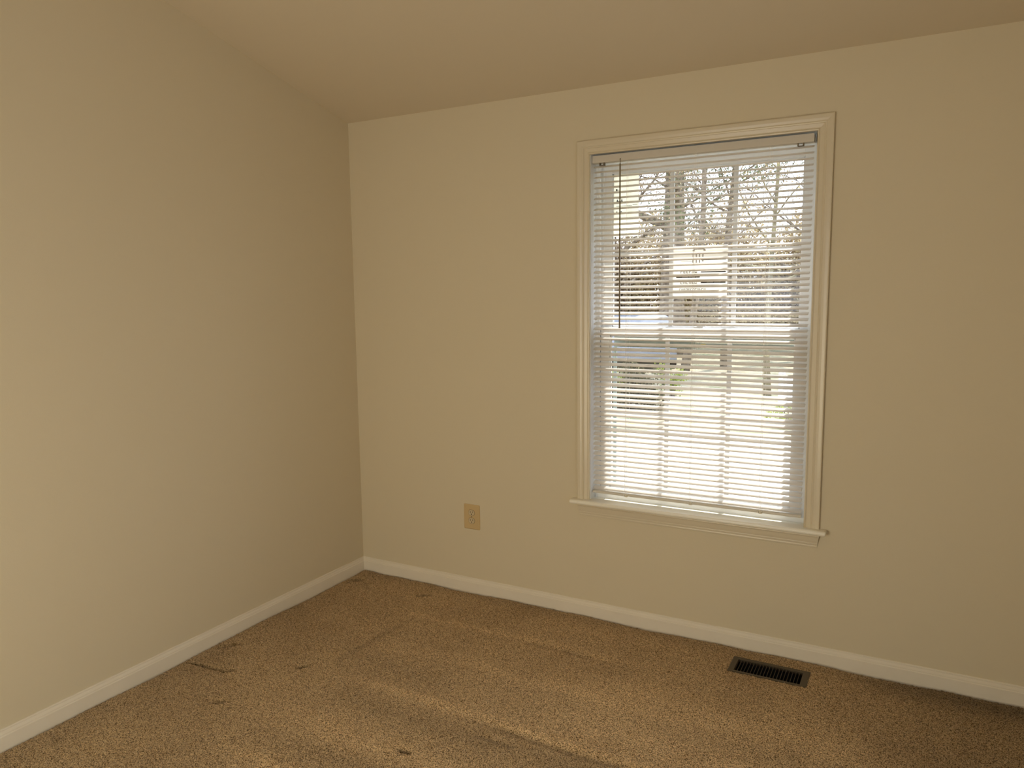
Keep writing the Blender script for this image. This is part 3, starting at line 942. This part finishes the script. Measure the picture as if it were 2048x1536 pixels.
def shrub(loc, w, h, seed, lab, leaf, n, lsize, group=None, name='shrub', core=None):
    rs = np.random.RandomState(seed); rr = random.Random(seed)
    t = empty(name, (loc[0], loc[1], GZ - 0.03))
    tag(t, lab, 'shrub', group)
    m = MB(); cs = []; rd = []
    for k in range(max(8, int(w * 7))):
        x = rr.uniform(-w / 2, w / 2); y = rr.uniform(-0.3, 0.3) * min(w, 2.5)
        top = h * rr.uniform(0.55, 1.0) * (1 - 0.35 * abs(2 * x / w) ** 2)
        m.tube([(x * 0.8, y * 0.5, 0), (x * 0.9, y * 0.8, top * 0.5), (x, y, top * 0.9)], [0.025, 0.016, 0.006], 5)
        for q in (0.25, 0.5, 0.75, 1.0):
            cs.append((x + rr.uniform(-.2, .2), y, top * q)); rd.append((0.16 * h * rr.uniform(0.7, 1.3) + 0.08) * min(1, 0.25 + w / 0.9))
    m.box(-w * 0.4, w * 0.4, -0.03, 0.03, -0.02, 0.03)
    m.build('stems', BARK, t)
    V, F = leaf_cloud(rs, cs, rd, n, lsize)
    V[:, 2] = np.maximum(V[:, 2], 0.02)
    leaf_obj('foliage', V, F, leaf, t)
    return t

tree((-4.02, 20.4), 13, 0.45, 11, 'large tree with thick dark trunk left of centre beyond the glass', LEAF_BROWN, 12000, 0.034, (-0.95, 0.5), first=0.3, spread=0.42, nb=14, cloud=1.0)
tree((0.26, 12.0), 7.5, 0.060, 23, 'slender mossy tree with bare forking branches at right', LEAF_GOLD, 1800, 0.022, (-0.22, 0.1), bark=MOSSBARK, first=0.26, spread=0.38, nb=12, cloud=0.45)
tree((-2.44, 15.5), 8.5, 0.10, 31, 'thin tree with sparse golden leaves between the two larger trunks', LEAF_GOLD, 4000, 0.026, (0.5, 0.2), bark=BARK, first=0.3, spread=0.42, nb=12, cloud=0.6)
tree((-1.75, 17.0), 9.0, 0.12, 47, 'green needled tree behind the slender mossy tree', LEAF_GREEN, 14000, 0.032, (0.2, 0.2), first=0.38, spread=0.30, nb=12, cloud=0.7)
tree((-7.6, 24.0), 12, 0.22, 53, 'leafy brown tree farthest to the left', LEAF_BROWN, 12000, 0.042, (0.4, 0), first=0.15, spread=0.45, nb=14, cloud=1.2)
tree((-6.2, 18.0), 9, 0.11, 59, 'thin leaning tree with fine twigs behind the cream label', LEAF_BROWN, 3000, 0.024, (1.2, 0.2), first=0.2, spread=0.42, nb=13, cloud=0.6)
tree((0.6, 23.0), 10, 0.16, 61, 'golden tree at the right end behind the blind', LEAF_GOLD, 6000, 0.036, (-0.6, 0), first=0.2, spread=0.34, nb=11, cloud=0.9)
thick = 'autumn thicket across the lawn'
labs = ['brown autumn thicket at the far left', 'brown thicket left of the thick dark trunk', 'golden thicket behind the thick dark trunk', 'yellow brown thicket in the middle distance',
        'golden thicket behind the slender mossy tree', 'tan thicket at the far right']
for i, x in enumerate((-12.0, -8.9, -6.2, -3.6, -1.2, 1.4)):
    shrub((x, 25.5 - 0.6 * (i % 2)), 3.0, 4.9 - 0.12 * i + 0.35 * (i % 2), 70 + i, labs[i], LEAF_GOLD if i >= 2 else LEAF_BROWN, 26000, 0.060, thick, 'thicket')
shrub((-1.66, 9.3), 0.75, 0.74, 91, 'low dark evergreen shrub on the lawn at left', LEAF_DARK, 9000, 0.022)
shrub((-1.60, 11.2), 0.3, 0.72, 92, 'bright lime green shrub beside the dark evergreen shrub', LEAF_LIME, 1500, 0.022)
shrub((-2.62, 11.4), 0.4, 0.50, 93, 'pale yellow green shrub farthest left on the lawn', LEAF_LIME, 1500, 0.022)
shrub((1.04, 8.4), 0.18, 0.40, 94, 'yellow green shrub at the foot of the white gate', LEAF_LIME, 1200, 0.020)

# parked car
def car(loc, rz):
    t = empty('car', (loc[0], loc[1], GZ)); t.rotation_euler = (0, 0, rz)
    tag(t, 'pale silver car parked end-on beyond the lawn at left', 'car')
    body = [(-2.1, 0.30), (-2.15, 0.62), (-1.95, 0.80), (-1.05, 0.92), (-0.45, 1.34), (0.75, 1.38), (1.45, 1.00), (2.05, 0.92), (2.15, 0.55), (2.1, 0.28)]
    m = MB(); m.sweep([[(x, -0.80, z) for x, z in body], [(x, -0.86, z * .98 if z < .95 else z) for x, z in body], [(x, 0.86, z) for x, z in body]]); m.build('body', SIDING, t, bevel=0.03)
    gl = [(-0.92, 0.95), (-0.42, 1.28), (0.70, 1.31), (1.25, 1.0)]
    m = MB(); m.sweep([[(x, -0.875, z) for x, z in gl], [(x, 0.875, z) for x, z in gl]]); m.build('side_window', DGLASS, t)
    for x in (-1.35, 1.35):
        for y in (-0.80, 0.80):
            m = MB(); m.sweep([[(x + 0.32 * math.cos(2 * math.pi * k / 20), y + s, 0.32 + 0.32 * math.sin(2 * math.pi * k / 20)) for k in range(20)] for s in (-0.1, 0.1)]); m.build('wheel', DARK, t)
car((-4.35, 17.4), math.radians(113))
# white gate at the right
g = empty('gate', (0.93, 10.6, GZ)); g.scale = (0.9, 1.0, 0.58); g.rotation_euler = (0, 0, math.radians(-14))
tag(g, 'white double gate of upright boards at the right of the lawn', 'gate')
for s in (-1, 1):
    m = MB()
    for k in range(4): m.box(s * (0.03 + 0.068 * k), s * (0.03 + 0.068 * k + 0.062), -0.012, 0.012, 0.06, 0.98)
    m.box(s * 0.03, s * 0.30, 0.012, 0.035, 0.20, 0.28); m.box(s * 0.03, s * 0.30, 0.012, 0.035, 0.74, 0.82)
    m.build('gate_leaf', WHITEP, g)
    m = MB(); m.box(s * 0.31, s * 0.40, -0.045, 0.045, 0, 1.06); m.sweep([[(s * 0.355 - .055, -.055, 1.06), (s * 0.355 + .055, -.055, 1.06), (s * 0.355 + .055, .055, 1.06), (s * 0.355 - .055, .055, 1.06)], [(s * 0.355 - .01, -.01, 1.11), (s * 0.355 + .01, -.01, 1.11), (s * 0.355 + .01, .01, 1.11), (s * 0.355 - .01, .01, 1.11)]])
    m.build('gate_post', WHITEP, g)
